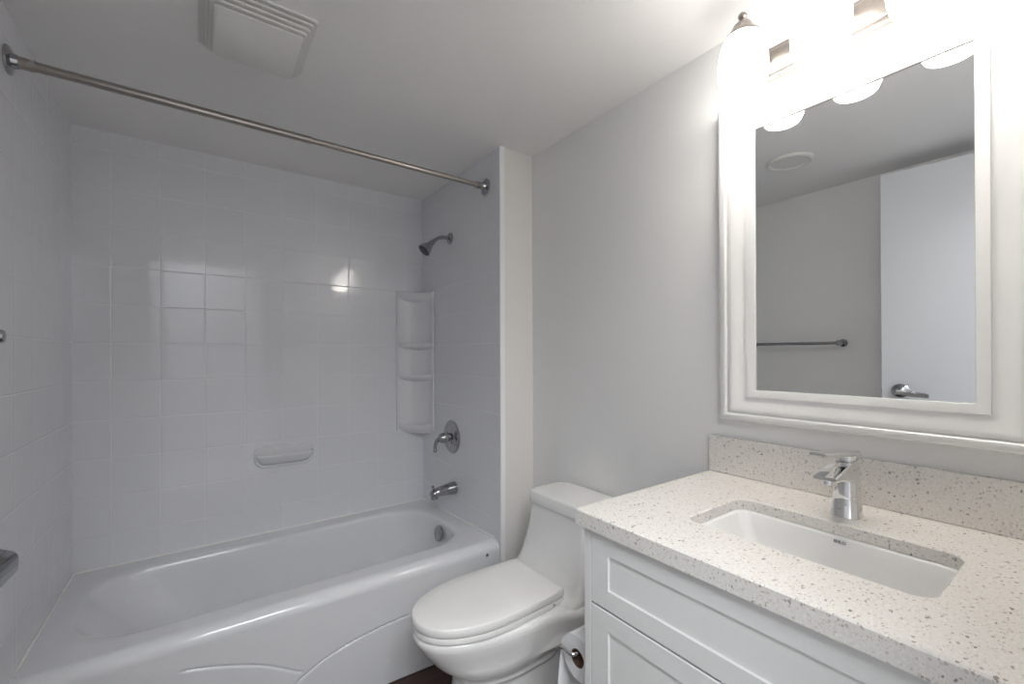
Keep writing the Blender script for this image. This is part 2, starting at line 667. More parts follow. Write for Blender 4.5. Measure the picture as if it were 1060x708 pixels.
# caulk bead along the three walls
b = BM()
pth = [(XL + 0.003, TF + 0.045, tub_rim(XL, TF) + 0.001), (XL + 0.003, YB - 0.003, tub_rim(XL, YB) + 0.001),
       (XW - 0.003, YB - 0.003, tub_rim(XW, YB) + 0.001), (XW - 0.003, TF + 0.045, tub_rim(XW, TF) + 0.001)]
for p, q in zip(pth, pth[1:]):
    tube(b, [p, q], 0.0042, 8)
skew(b)
struct('trim_3', b, M['caulk'])

# ------------------------------------------------------------------ curtain rod
rod = thing('shower_curtain_rod', 'brushed metal shower curtain rod spanning the tub below the ceiling', 'curtain rod', (0.3, 1.66, 1.96))
ra, rb = Vector((XL, 1.656, 1.972)), Vector((XW, 1.645, 1.962))
rd = (rb - ra).normalized()
b = BM(); tube(b, [ra + rd * 0.02, ra + rd * 0.72], 0.0125, 24); obj('outer_tube', b, M['nickel'], rod)
b = BM(); tube(b, [ra + rd * 0.70, rb - rd * 0.02], 0.0105, 24); obj('inner_tube', b, M['nickel'], rod)
for p, d in ((ra, rd), (rb, -rd)):
    b = BM()
    lathe(b, [(0.0, 0.036), (0.003, 0.0365), (0.006, 0.034), (0.008, 0.025), (0.010, 0.019), (0.022, 0.016)], p, d, 36)
    fl = obj('flange', b, M['dark_reflection_chrome'], rod, label='chrome wall flange')
    b = BM()
    lathe(b, [(0.018, 0.0155), (0.05, 0.0150), (0.052, 0.013)], p, d, 28)
    obj('collar', b, M['nickel'], fl)
    b = BM()
    s = p + d * 0.044 + Vector((0, -0.0145, 0.0))
    lathe(b, [(0, 0.004), (0.002, 0.0038), (0.003, 0.002)], s, (0, -1, 0), 12)
    obj('set_screw', b, M['dark_reflection_chrome'], fl)

# ------------------------------------------------------------------ shower head
sh = thing('fixed_shower', 'small chrome shower head on a bent arm high on the plumbing wall', 'shower head', (XW, 1.985, 1.80))
c0 = Vector((XW, 1.985, 1.806))
b = BM(); lathe(b, [(0, 0.030), (0.003, 0.0305), (0.007, 0.027), (0.011, 0.016), (0.014, 0.011)], c0, (-1, 0, 0), 32)
obj('escutcheon', b, M['dark_reflection_chrome'], sh)
tipd = Vector((-0.70, 0, -0.72)).normalized()
path = bez(c0 + Vector((-0.005, 0, 0)), c0 + Vector((-0.055, 0, 0.004)), c0 + Vector((-0.07, 0, -0.004)), c0 + Vector((-0.100, 0, -0.034)), 14)
b = BM(); tube(b, path, 0.0095, 18); obj('shower_arm', b, M['dark_reflection_chrome'], sh)
hc = path[-1]
b = BM()
lathe(b, [(-0.012, 0.012), (0.0, 0.013), (0.004, 0.014), (0.010, 0.013), (0.012, 0.015), (0.020, 0.017), (0.05, 0.030), (0.062, 0.033), (0.066, 0.033)], hc, tipd, 36)
obj('spray_bell', b, M['dark_reflection_chrome'], sh)
b = BM(); lathe(b, [(0.060, 0.030), (0.0665, 0.0305), (0.0685, 0.024), (0.0675, 0.0)], hc, tipd, 36)
obj('spray_face', b, M['dark_metal'], sh, label='dark spray face')

# ------------------------------------------------------------------ mixing valve
va = thing('shower_valve', 'round chrome shower valve with lever handle on the plumbing wall', 'valve', (XW, 1.975, 0.795))
vc = Vector((XW, 1.973, 0.797))
b = BM(); lathe(b, [(0, 0.083), (0.003, 0.0835), (0.007, 0.079), (0.010, 0.066), (0.008, 0.060), (0.008, 0.054), (0.013, 0.043), (0.018, 0.032)], vc, (-1, 0, 0), 48)
obj('escutcheon', b, M['dark_reflection_chrome'], va)
b = BM(); lathe(b, [(0.014, 0.022), (0.040, 0.021), (0.041, 0.026), (0.060, 0.025), (0.070, 0.018), (0.073, 0.006)], vc, (-1, 0, 0), 32)
hb = obj('hub', b, M['dark_reflection_chrome'], va)
b = BM()
hp = vc + Vector((-0.056, 0, 0))
path = bez(hp, hp + Vector((-0.012, 0.018, -0.002)), hp + Vector((-0.026, 0.030, -0.022)), hp + Vector((-0.022, 0.034, -0.062)), 12)
tube(b, path, [lerp(0.014, 0.0075, i / 12) for i in range(13)], 16)
lathe(b, [(-0.004, 0.007), (0.0, 0.0095), (0.01, 0.010), (0.014, 0.006)], path[-1], (path[-1] - path[-3]), 16)
obj('lever', b, M['dark_reflection_chrome'], va)

# ------------------------------------------------------------------ tub spout
sp = thing('tub_spout', 'chrome tub spout low on the plumbing wall above the overflow', 'spout', (XW, 1.945, 0.545))
b = BM()
lps = []
for x, zc, ry, rz in ((0.0, 0.545, 0.030, 0.031), (-0.012, 0.545, 0.0305, 0.0315), (-0.05, 0.544, 0.028, 0.027),
                      (-0.09, 0.541, 0.025, 0.022), (-0.115, 0.538, 0.024, 0.0185), (-0.128, 0.536, 0.021, 0.015), (-0.134, 0.534, 0.012, 0.008)):
    lps.append([Vector((XW + x, 1.945 + ry * cos(a), zc + rz * sin(a))) for a in [2 * pi * k / 28 for k in range(28)]])
loft(b, lps)
obj('spout_body', b, M['dark_reflection_chrome'], sp, smooth=50)
b = BM(); lathe(b, [(0, 0.019), (0.028, 0.0185), (0.031, 0.016), (0.026, 0.013)], (XW - 0.112, 1.945, 0.540), (0, 0, -1), 24)
obj('outlet', b, M['dark_reflection_chrome'], sp)
b = BM(); lathe(b, [(0, 0.005), (0.013, 0.005), (0.014, 0.008), (0.022, 0.0075), (0.024, 0.003)], (XW - 0.118, 1.945, 0.553), (-0.15, 0, 1), 16)
obj('diverter_knob', b, M['dark_reflection_chrome'], sp)

# ------------------------------------------------------------------ corner caddy (moulded corner shelves)
cd = thing('corner_shelf', 'tall white moulded corner shelf unit with four shelves in the tub corner', 'shelf', (XW - 0.06, YB - 0.06, 0.79))
SZ0, SZ1, SW = 0.795, 1.562, 0.153
NA = 20


def quarter(r, z, k=NA, pw=1.0):
    out = []
    for i in range(k + 1):
        a = i / k * pi / 2
        out.append(Vector((XW - r * cos(a), YB - r * sin(a), z)))
    return out


b = BM()                                   # concave back: curve pulled into the corner
rows = []
for z, s in ((SZ0 - 0.012, 0.55), (SZ0 + 0.01, 0.93), (SZ0 + 0.05, 0.93), (SZ1 - 0.02, 0.93), (SZ1, 0.93)):
    w = SW * s
    pts = []
    for i in range(NA + 1):
        a = i / NA * pi / 2
        pts.append(Vector((XW - 0.0015 - w * (1 - sin(a)), YB - 0.0015 - w * (1 - cos(a)), z)))
    rows.append(pts)
loft(b, rows, cap0=False, cap1=False, closed=False)
for f in b.faces:
    f.normal_update()
    if f.normal.dot(Vector((-1, -1, 0))) < 0:
        f.normal_flip()
obj('back_panel', b, M['acrylic'], cd, smooth=60, recalc=False)
b = BM()                                   # raised rim against both walls
for (p0, p1) in (((XW - SW - 0.005, YB - 0.013), (XW - SW + 0.004, YB - 0.0005)),):
    box(b, (p0[0], p0[1], SZ0), (p1[0], p1[1], SZ1))
box(b, (XW - 0.013, YB - SW - 0.005, SZ0), (XW - 0.0005, YB - SW + 0.004, SZ1))
obj('rim', b, M['acrylic'], cd, bevel=0.003)
for zt, th in ((1.552, 0.040), (1.278, 0.034), (1.104, 0.034), (0.832, 0.062)):
    b = BM()

    def edge(scale, z, out=0.0):
        pts = []
        for i in range(NA + 1):
            a = i / NA * pi / 2
            s_ = i / NA
            ch = Vector((lerp(SW, 0, s_), lerp(0, SW, s_)))          # straight chord
            ar = Vector((SW * cos(a), SW * sin(a)))                    # quarter circle
            p = ch.lerp(ar, 0.25) * (scale * 0.985)
            pts.append(Vector((XW - 0.001 - p.x, YB - 0.001 - p.y, z)))
        return pts + [Vector((XW - 0.001, YB - 0.001, z))]
    lps = [edge(0.90, zt - 0.005), edge(0.97, zt - 0.001), edge(1.0, zt), edge(1.01, zt - 0.004), edge(1.0, zt - 0.009)]
    for k in range(1, 7):
        a = k / 6 * pi / 2 * 0.93
        lps.append(edge(max(0.12, 0.97 * cos(a)), zt - 0.009 - th * sin(a)))
    loft(b, lps)
    obj('shelf', b, M['acrylic'], cd, smooth=50)

# ------------------------------------------------------------------ soap dish on the back wall
sd = thing('soap_dish', 'white oval ceramic soap dish mounted on the tiled back wall', 'soap dish', (0.323, YB, 0.685))
sx0, sx1, sz0, sz1 = 0.195, 0.452, 0.684, 0.797


def pill_xz(x0, x1, z0, z1, r, y, n=8):
    return [Vector((x, y, z)) for x, z in rrect(x0, x1, z0, z1, r, n)]


b = BM()
loft(b, [pill_xz(sx0, sx1, sz0, sz1, 0.045, YB - 0.0005), pill_xz(sx0 + 0.001, sx1 - 0.001, sz0 + 0.001, sz1 - 0.001, 0.044, YB - 0.005),
         pill_xz(sx0 + 0.005, sx1 - 0.005, sz0 + 0.005, sz1 - 0.005, 0.042, YB - 0.009),
         pill_xz(sx0 + 0.016, sx1 - 0.016, sz0 + 0.014, sz1 - 0.014, 0.036, YB - 0.006)])
obj('back_plate', b, M['acrylic'], sd, smooth=50)
b = BM()


def tray(xi, dep, z, n=18):
    pts = []
    for i in range(n + 1):
        a = pi * i / n
        cxx = (sx0 + sx1) / 2
        hx = (sx1 - sx0) / 2 - xi
        # squarish half ellipse
        ca, sa = cos(a), sin(a)
        pts.append(Vector((cxx - hx * math.copysign(abs(ca) ** 0.55, ca), YB - 0.004 - dep * abs(sa) ** 0.5, z)))
    return pts


lps = [tray(0.030, 0.018, 0.702), tray(0.020, 0.036, 0.714), tray(0.011, 0.052, 0.732), tray(0.007, 0.058, 0.744), tray(0.006, 0.0595, 0.748),
       tray(0.0075, 0.0585, 0.751), tray(0.010, 0.056, 0.752), tray(0.0125, 0.053, 0.7505), tray(0.016, 0.047, 0.735), tray(0.022, 0.040, 0.727)]
loft(b, lps)
obj('tray', b, M['acrylic'], sd, smooth=50)
for k in range(6):
    b = BM()
    x = 0.238 + k * 0.0225
    box(b, (x - 0.005, YB - 0.042, 0.726), (x + 0.005, YB - 0.008, 0.743))
    obj('drain_ridge', b, M['acrylic'], sd, bevel=0.002)

# ------------------------------------------------------------------ toilet
TY = 1.180
PVX = 1.195                                # the toilet stands a few degrees out of square, turned about its back
to = thing('toilet', 'white one-piece toilet with closed lid between bathtub and vanity', 'toilet', (PVX, TY, 0), rot=(0, 0, R(1.2)))


def widen(t):
    t = min(1.0, t * 1.9)
    return t * t * (3 - 2 * t)


def plan(xf, xb, hw, z, nose=2.2, rb=0.06, n=30, tail=1.0):
    """bowl outline: rounded nose at xf (towards the camera side, -X), squarer tail at xb"""
    pts = []
    xm = xf + (xb - xf) * 0.52
    for i in range(n + 1):                  # nose from +Y side round to -Y side
        a = pi / 2 + pi * i / n
        ca, sa = cos(a), sin(a)
        pts.append(Vector((xm + (xm - xf) * math.copysign(abs(ca) ** (2 / nose), ca), TY + hw * math.copysign(abs(sa) ** (2 / nose), sa), z)))
    m_ = 8
    hb = hw * tail
    for i in range(1, m_):                  # -Y side going back
        t = i / m_
        pts.append(Vector((lerp(xm, xb - rb, t), TY - lerp(hw, hb, widen(t)), z)))
    for i in range(m_ + 1):
        a = -pi / 2 + pi / 2 * i / m_
        pts.append(Vector((xb - rb + rb * cos(a), TY - hb + rb + rb * sin(a), z)))
    for i in range(m_ + 1):
        a = pi / 2 * i / m_
        pts.append(Vector((xb - rb + rb * cos(a), TY + hb - rb + rb * sin(a), z)))
    for i in range(1, m_):
        t = 1 - i / m_
        pts.append(Vector((lerp(xm, xb - rb, t), TY + lerp(hw, hb, widen(t)), z)))
    return pts


b = BM()
# foot and trapway skirt
loft(b, [plan(0.588, 1.17, 0.122, 0.0, 2.4, 0.05), plan(0.590, 1.17, 0.121, 0.012, 2.4, 0.05), plan(0.600, 1.165, 0.113, 0.022, 2.4, 0.05),
         plan(0.606, 1.16, 0.108, 0.09, 2.4, 0.05), plan(0.612, 1.16, 0.104, 0.16, 2.4, 0.05), plan(0.620, 1.16, 0.100, 0.22, 2.4, 0.05),
         plan(0.63, 1.16, 0.098, 0.31, 2.4, 0.05)])
# moulded ridge low on the bowl
loft(b, [plan(0.640, 0.97, 0.098, 0.228, 2.2, 0.08), plan(0.622, 0.98, 0.109, 0.233, 2.2, 0.08), plan(0.618, 0.98, 0.113, 0.243, 2.2, 0.08), plan(0.624, 0.98, 0.109, 0.256, 2.2, 0.08)])
# bowl with its rear deck
loft(b, [plan(0.680, 0.92, 0.080, 0.252, 2.2, 0.07), plan(0.632, 0.95, 0.110, 0.257, 2.2, 0.08), plan(0.592, 0.97, 0.130, 0.273, 2.2, 0.08),
         plan(0.560, 1.00, 0.141, 0.298, 2.2, 0.08, tail=1.02), plan(0.545, 1.09, 0.146, 0.314, 2.2, 0.08, tail=1.17), plan(0.533, 1.17, 0.150, 0.330, 2.2, 0.06, tail=1.24),
         plan(0.514, 1.19, 0.154, 0.355, 2.2, 0.05, tail=1.27), plan(0.498, 1.195, 0.157, 0.382, 2.2, 0.05, tail=1.29), plan(0.493, 1.195, 0.157, 0.396, 2.2, 0.05, tail=1.29),
         plan(0.497, 1.195, 0.154, 0.405, 2.2, 0.05, tail=1.28), plan(0.506, 1.19, 0.146, 0.410, 2.2, 0.05, tail=1.27)])
obj('bowl', b, M['porcelain'], to, smooth=50)


def tplan(xf, xb, hw, z, rf, rb=0.02):
    return [Vector((x, y, z)) for x, y in rrect(xf, xb, TY - hw - 0.030 * min(1.0, max(0.0, (z - 0.41) / 0.12)), TY + hw, (rb, rf, rf, rb), 8)]


b = BM()
loft(b, [tplan(0.915, 1.196, 0.182, 0.395, 0.05), tplan(0.925, 1.196, 0.182, 0.412, 0.05), tplan(0.950, 1.196, 0.177, 0.425, 0.045), tplan(0.970, 1.196, 0.170, 0.445, 0.04),
         tplan(0.985, 1.196, 0.161, 0.48, 0.038), tplan(0.997, 1.196, 0.150, 0.53, 0.034), tplan(1.007, 1.196, 0.138, 0.59, 0.030),
         tplan(1.013, 1.196, 0.132, 0.640, 0.028), tplan(1.013, 1.196, 0.132, 0.657, 0.028)])
obj('tank', b, M['porcelain'], to, smooth=50)
b = BM()
loft(b, [tplan(1.012, 1.192, 0.133, 0.6595, 0.03, 0.03), tplan(1.006, 1.196, 0.1385, 0.661, 0.035, 0.035), tplan(1.0045, 1.197, 0.1395, 0.668, 0.036, 0.04), tplan(1.006, 1.197, 0.139, 0.698, 0.036, 0.04),
         tplan(1.009, 1.195, 0.136, 0.703, 0.036, 0.045), tplan(1.022, 1.185, 0.124, 0.706, 0.036, 0.05), tplan(1.05, 1.165, 0.10, 0.708, 0.036, 0.05)])
obj('tank_lid', b, M['porcelain'], to, smooth=50)


def seat(xf, xb, hw, z, n=48):
    """egg outline with a straight hinge edge at xb"""
    pts = []
    L = xb - xf
    xm = xf + L * 0.50
    for i in range(n + 1):
        a = pi / 2 + pi * i / n
        ca, sa = cos(a), sin(a)
        pts.append(Vector((xm + (xm - xf) * ca, TY + hw * math.copysign(abs(sa) ** 0.92, sa), z)))
    hb = hw * 0.92
    for i in range(1, 12):
        t = i / 12
        pts.append(Vector((lerp(xm, xb - 0.012, t), TY - lerp(hw, hb, t * t), z)))
    for i in range(5):
        a = -pi / 2 + pi / 2 * i / 4
        pts.append(Vector((xb - 0.012 + 0.012 * cos(a), TY - hb + 0.012 + 0.012 * sin(a), z)))
    for i in range(5):
        a = pi / 2 * i / 4
        pts.append(Vector((xb - 0.012 + 0.012 * cos(a), TY + hb - 0.012 + 0.012 * sin(a), z)))
    for i in range(11, 0, -1):
        t = i / 12
        pts.append(Vector((lerp(xm, xb - 0.012, t), TY + lerp(hw, hb, t * t), z)))
    return pts


b = BM()
loft(b, [seat(0.500, 0.948, 0.137, 0.4115), seat(0.494, 0.950, 0.142, 0.414), seat(0.493, 0.950, 0.143, 0.424), seat(0.496, 0.949, 0.141, 0.429), seat(0.51, 0.943, 0.13, 0.4305)])
obj('seat_ring', b, M['seat_plastic'], to, smooth=50)
b = BM()
loft(b, [seat(0.496, 0.949, 0.138, 0.4325), seat(0.491, 0.951, 0.142, 0.434), seat(0.489, 0.952, 0.143, 0.440), seat(0.490, 0.952, 0.1425, 0.4535),
         seat(0.4915, 0.951, 0.141, 0.4562), seat(0.495, 0.949, 0.138, 0.4575), seat(0.55, 0.930, 0.10, 0.4592), seat(0.65, 0.87, 0.05, 0.4598)])
obj('seat_lid', b, M['seat_plastic'], to, smooth=50)
for s in (-1, 1):
    b = BM()
    lathe(b, [(0, 0.014), (0.012, 0.014), (0.022, 0.013), (0.024, 0.010)], (0.945, TY + s * 0.085, 0.409), (0, 0, 1), 20)
    obj('hinge_post', b, M['seat_plastic'], to)
    b = BM()
    lathe(b, [(0, 0.0045), (0.002, 0.004), (0.0025, 0.002)], (0.90, TY + s * 0.1335, 0.4215), (0, s, 0), 12)
    obj('bumper_screw', b, M['nickel'], to, label='small metal screw on the seat edge')

# ------------------------------------------------------------------ vanity cabinet
CX, CY0, CY1 = 0.672, 0.001, 0.674         # front of the drawer fronts, near end, far end
va_ = thing('vanity_cabinet', 'white vanity cabinet with recessed drawer fronts under the quartz counter', 'cabinet', ((CX + XR) / 2, (CY0 + CY1) / 2, 0))
ZT = ZK - 0.0335
b = BM()
box(b, (CX + 0.0005, CY1 - 0.018, 0), (XR - 0.002, CY1, ZT))
obj('side_panel', b, M['cabinet'], va_, bevel=0.001)
b = BM()
box(b, (CX + 0.022, CY0, 0), (XR - 0.002, CY0 + 0.018, ZT))
obj('side_panel', b, M['cabinet'], va_, bevel=0.001)
b = BM()
box(b, (CX + 0.024, CY0 + 0.018, 0.10), (CX + 0.036, CY1 - 0.018, ZT))
obj('carcass_front', b, M['gap'], va_)
b = BM()
box(b, (CX + 0.07, CY0 + 0.018, 0.0), (CX + 0.085, CY1 - 0.018, 0.10))
obj('toe_kick', b, M['cabinet'], va_)


def shaker(z0, z1, y0, y1, st, rt, rb_):
    """front with a recessed flat panel, built as one mesh"""
    b = BM()
    def lp(m0, mt, mb, x):
        return [Vector((x, y0 + m0, z0 + mb)), Vector((x, y1 - m0, z0 + mb)), Vector((x, y1 - m0, z1 - mt)), Vector((x, y0 + m0, z1 - mt))]
    loft(b, [lp(0, 0, 0, CX + 0.021), lp(0, 0, 0, CX + 0.0015), lp(0.0015, 0.0015, 0.0015, CX), lp(st, rt, rb_, CX), lp(st + 0.0015, rt + 0.0015, rb_ + 0.0015, CX + 0.0042)])
    return b


FY0, FY1 = CY0 + 0.003, CY1 - 0.0195
for z0, z1 in ((0.688, ZT - 0.004), (0.398, 0.684), (0.104, 0.394)):
    obj('drawer_front', shaker(z0, z1, FY0, FY1, 0.047, 0.040, 0.040), M['cabinet'], va_, smooth=20)

# ------------------------------------------------------------------ counter top with the cut-out for the basin
KX0, KX1, KY0, KY1 = 0.6595, XR - 0.001, -0.028, 0.690
BX0, BX1, BY0, BY1 = 0.800, 1.021, 0.146, 0.515


def counter_loop(x0, x1, y0, y1, r, z, n=10):
    return [Vector((x, y, z)) for x, y in rrect(x0, x1, y0, y1, r, n)]


b = BM()
e = 0.0022
o_lo = counter_loop(KX0, KX1, KY0, KY1, 0.003, ZK - 0.033)
o_hi = counter_loop(KX0, KX1, KY0, KY1, 0.003, ZK - e)
o_top = counter_loop(KX0 + e, KX1 - e, KY0 + e, KY1 - e, 0.003, ZK)
i_top = counter_loop(BX0 - e, BX1 + e, BY0 - e, BY1 + e, 0.030, ZK)
i_hi = counter_loop(BX0, BX1, BY0, BY1, 0.028, ZK - e)
i_lo = counter_loop(BX0, BX1, BY0, BY1, 0.028, ZK - 0.024)
lip_hi = counter_loop(KX0 + 0.04, KX1 - 0.03, KY0 + 0.03, KY1 - 0.03, 0.003, ZK - 0.024)
lip_lo = counter_loop(KX0 + 0.04, KX1 - 0.03, KY0 + 0.03, KY1 - 0.03, 0.003, ZK - 0.033)
loft(b, [o_lo, o_hi, o_top, i_top, i_hi, i_lo, lip_hi, lip_lo, o_lo], cap0=False, cap1=False)
bmesh.ops.remove_doubles(b, verts=b.verts[:], dist=1e-6)
tag(obj('countertop', b, M['quartz'], smooth=25), 'speckled white quartz countertop with a rectangular sink cut-out', 'countertop')
b = BM()
box(b, (XR - 0.0195, KY0, ZK + 0.0005), (XR - 0.0005, KY1, 0.979))
tag(obj('backsplash', b, M['quartz'], bevel=0.0015), 'low speckled quartz backsplash strip along the wall behind the faucet', 'backsplash')

# undermount basin
si = thing('sink', 'white rectangular undermount sink set below the quartz countertop', 'sink', ((BX0 + BX1) / 2, (BY0 + BY1) / 2, 0.72))
zu = ZK - 0.0250
lps = []
for g, z, r in ((0.012, zu - 0.0095, 0.034), (0.012, zu, 0.034), (-0.003, zu, 0.026), (-0.0055, zu - 0.004, 0.024), (-0.010, zu - 0.03, 0.022), (-0.019, zu - 0.075, 0.020),
                (-0.026, zu - 0.103, 0.020), (-0.034, zu - 0.116, 0.022), (-0.050, zu - 0.123, 0.02), (-0.085, zu - 0.126, 0.010)):
    # the left end slopes more than the other walls
    ext = max(0.0, -g - 0.006)
    lps.append(counter_loop(BX0 - g, BX1 + g, BY0 - g, BY1 + g - ext * 1.3, r, z))
b = BM()
loft(b, lps, cap0=False)
for f in b.faces:
    f.normal_update()
obj('bowl', b, M['porcelain'], si, smooth=60, recalc=True)
b = BM()
lathe(b, [(0, 0.026), (0.003, 0.026), (0.005, 0.022), (0.003, 0.018), (0.006, 0.014), (0.008, 0.0)], (0.905, 0.325, zu - 0.1255), (0, 0, 1), 28)
obj('drain', b, M['chrome'], si, label='chrome drain')


def text(name, body, size, mat, parent, origin, right, up, ext=0.0004):
    cu = bpy.data.curves.new(name, 'FONT')
    cu.body = body
    cu.size = size
    cu.extrude = ext
    cu.align_x = 'CENTER'
    cu.align_y = 'CENTER'
    cu.offset = 0.00025
    tmp = bpy.data.objects.new(name, cu)
    COL.objects.link(tmp)
    bpy.context.view_layer.update()
    me = bpy.data.meshes.new_from_object(tmp.evaluated_get(bpy.context.evaluated_depsgraph_get()))
    bpy.data.objects.remove(tmp)
    r_, u_ = Vector(right).normalized(), Vector(up).normalized()
    n_ = r_.cross(u_)
    mat4 = Matrix(((r_.x, u_.x, n_.x, origin[0]), (r_.y, u_.y, n_.y, origin[1]), (r_.z, u_.z, n_.z, origin[2]), (0, 0, 0, 1)))
    me.transform(Matrix.Translation(-origin_of(parent)) @ mat4)
    me.materials.clear()
    me.materials.append(mat)
    o = bpy.data.objects.new(name, me)
    COL.objects.link(o)
    o.parent = parent
    return o


text('maker_mark', 'ENLO', 0.0078, M['ink'], si, (BX1 - 0.0105, 0.318, zu - 0.0085), (0, -1, 0), (0.16, 0, 1))

# ------------------------------------------------------------------ faucet
FX, FY = 1.085, 0.329
fa = thing('faucet', 'chrome single-lever faucet standing on the counter behind the sink', 'faucet', (FX, FY, ZK))


def sq(cx, cy, hx, hy, r, z, tilt=0.0, n=6):
    return [Vector((x, y, z + (x - cx) * tilt)) for x, y in rrect(cx - hx, cx + hx, cy - hy, cy + hy, r, n)]


b = BM()
loft(b, [sq(FX, FY, 0.0265, 0.0255, 0.018, ZK), sq(FX, FY, 0.0265, 0.0255, 0.018, ZK + 0.003), sq(FX, FY, 0.025, 0.0245, 0.017, ZK + 0.005),
         sq(FX + 0.001, FY, 0.0235, 0.022, 0.015, ZK + 0.04), sq(FX + 0.002, FY, 0.022, 0.020, 0.013, ZK + 0.07),
         sq(FX + 0.003, FY, 0.0215, 0.019, 0.012, ZK + 0.096), sq(FX + 0.003, FY, 0.0215, 0.019, 0.012, ZK + 0.104)])
obj('body', b, M['chrome'], fa, smooth=45)
b = BM()                                    # wedge spout growing out of the body
lps = []
for x, hy, zt, zb in ((FX + 0.012, 0.0185, ZK + 0.1165, ZK + 0.066), (FX - 0.012, 0.0185, ZK + 0.1155, ZK + 0.070), (FX - 0.035, 0.0190, ZK + 0.1125, ZK + 0.078),
                      (FX - 0.075, 0.0200, ZK + 0.1055, ZK + 0.087), (FX - 0.108, 0.0205, ZK + 0.0995, ZK + 0.0890), (FX - 0.114, 0.0190, ZK + 0.0975, ZK + 0.0915)):
    lps.append([Vector((x, FY + y, z)) for y, z in rrect(-hy, hy, zb, zt, min(0.005, (zt - zb) * .45), 4)])
loft(b, lps)
obj('spout', b, M['chrome'], fa, smooth=40)
b = BM(); lathe(b, [(0, 0.0125), (0.010, 0.012), (0.011, 0.010), (0.008, 0.009)], (FX - 0.090, FY, ZK + 0.0890), (-0.1, 0, -1), 24)
obj('aerator', b, M['chrome'], fa)
b = BM()                                    # cap block with flat lever blade
loft(b, [sq(FX + 0.004, FY, 0.0165, 0.0150, 0.010, ZK + 0.108), sq(FX + 0.004, FY, 0.0165, 0.0150, 0.010, ZK + 0.1175), sq(FX + 0.004, FY, 0.0215, 0.0195, 0.012, ZK + 0.1185), sq(FX + 0.004, FY, 0.0215, 0.0195, 0.012, ZK + 0.124),
         sq(FX + 0.004, FY, 0.0205, 0.0185, 0.011, ZK + 0.129, 0.0)])
hd = obj('handle_cap', b, M['chrome'], fa, smooth=45)
b = BM()
lps = []
for t in (0, 0.15, 0.4, 0.7, 0.95, 1.0):
    x = FX + 0.022 - 0.170 * t
    z = ZK + 0.1265 + 0.019 * t
    hy = lerp(0.019, 0.0155, t) * (0.86 if t == 1.0 else 1)
    th = lerp(0.0065, 0.0028, min(1, t * 1.2))
    lps.append([Vector((x, FY + y, z + q)) for y, q in rrect(-hy, hy, -th, th, th * 0.8, 4)])
loft(b, lps)
obj('lever', b, M['chrome'], hd, smooth=40)

# ------------------------------------------------------------------ framed mirror (leans a little forward at the top)
MY0, MY1, MZ0, MZ1 = 0.065, 0.655, 1.030, 1.889
TILT = 0.33
mi = thing('framed_mirror', 'rectangular wall mirror in a wide white moulded frame above the vanity', 'mirror', (XR - 0.002, (MY0 + MY1) / 2, MZ0),
           rot=(0, R(-TILT), 0))
hw, hh = (MY1 - MY0) / 2, MZ1 - MZ0
FP = [(0.000, 0.001), (0.000, 0.019), (0.002, 0.024), (0.007, 0.028), (0.013, 0.0295), (0.019, 0.028), (0.0225, 0.0245), (0.0235, 0.0225), (0.0245, 0.0255),
      (0.030, 0.0270), (0.036, 0.0255), (0.045, 0.0215), (0.055, 0.0180), (0.064, 0.0162), (0.0675, 0.0162), (0.0685, 0.0195), (0.073, 0.0190), (0.087, 0.0140), (0.0885, 0.0085)]
b = BM()
KY, KZ = 1.07, 0.97                         # side rails a touch wider than top and bottom
lps = [[Vector((-h, -hw + w * KY, w * KZ)), Vector((-h, hw - w * KY, w * KZ)), Vector((-h, hw - w * KY, hh - w * KZ)), Vector((-h, -hw + w * KY, hh - w * KZ))] for w, h in FP]
loft(b, lps, cap0=True, cap1=False)
obj('frame', b, M['frame'], mi, local=True, smooth=28)
b = BM()
q = 0.088
vs = [b.verts.new(p) for p in ((-0.0095, -hw + q * KY, q * KZ), (-0.0095, hw - q * KY, q * KZ), (-0.0095, hw - q * KY, hh - q * KZ), (-0.0095, -hw + q * KY, hh - q * KZ))]
f = b.faces.new(vs)
f.normal_update()
if f.normal.x > 0:
    f.normal_flip()
obj('glass', b, M['mirror'], mi, local=True, smooth=None, recalc=False, label='mirror glass')

# ------------------------------------------------------------------ vanity light: bar with three shades
LYs = (0.538, 0.373, 0.208)
LX = 1.085
LZ = 0.021                                  # height of the lamp heads above their drawing
lt = thing('vanity_light', 'brushed metal three-lamp vanity light with glowing frosted shades above the mirror', 'light fixture', (XR, 0.361, 1.955))
b = BM()


def bar_loop(g, x):
    return [Vector((x, y, z)) for y, z in rrect(0.085 + g, 0.640 - g, 1.915 + g, 2.001 - g, 0.006, 4)]


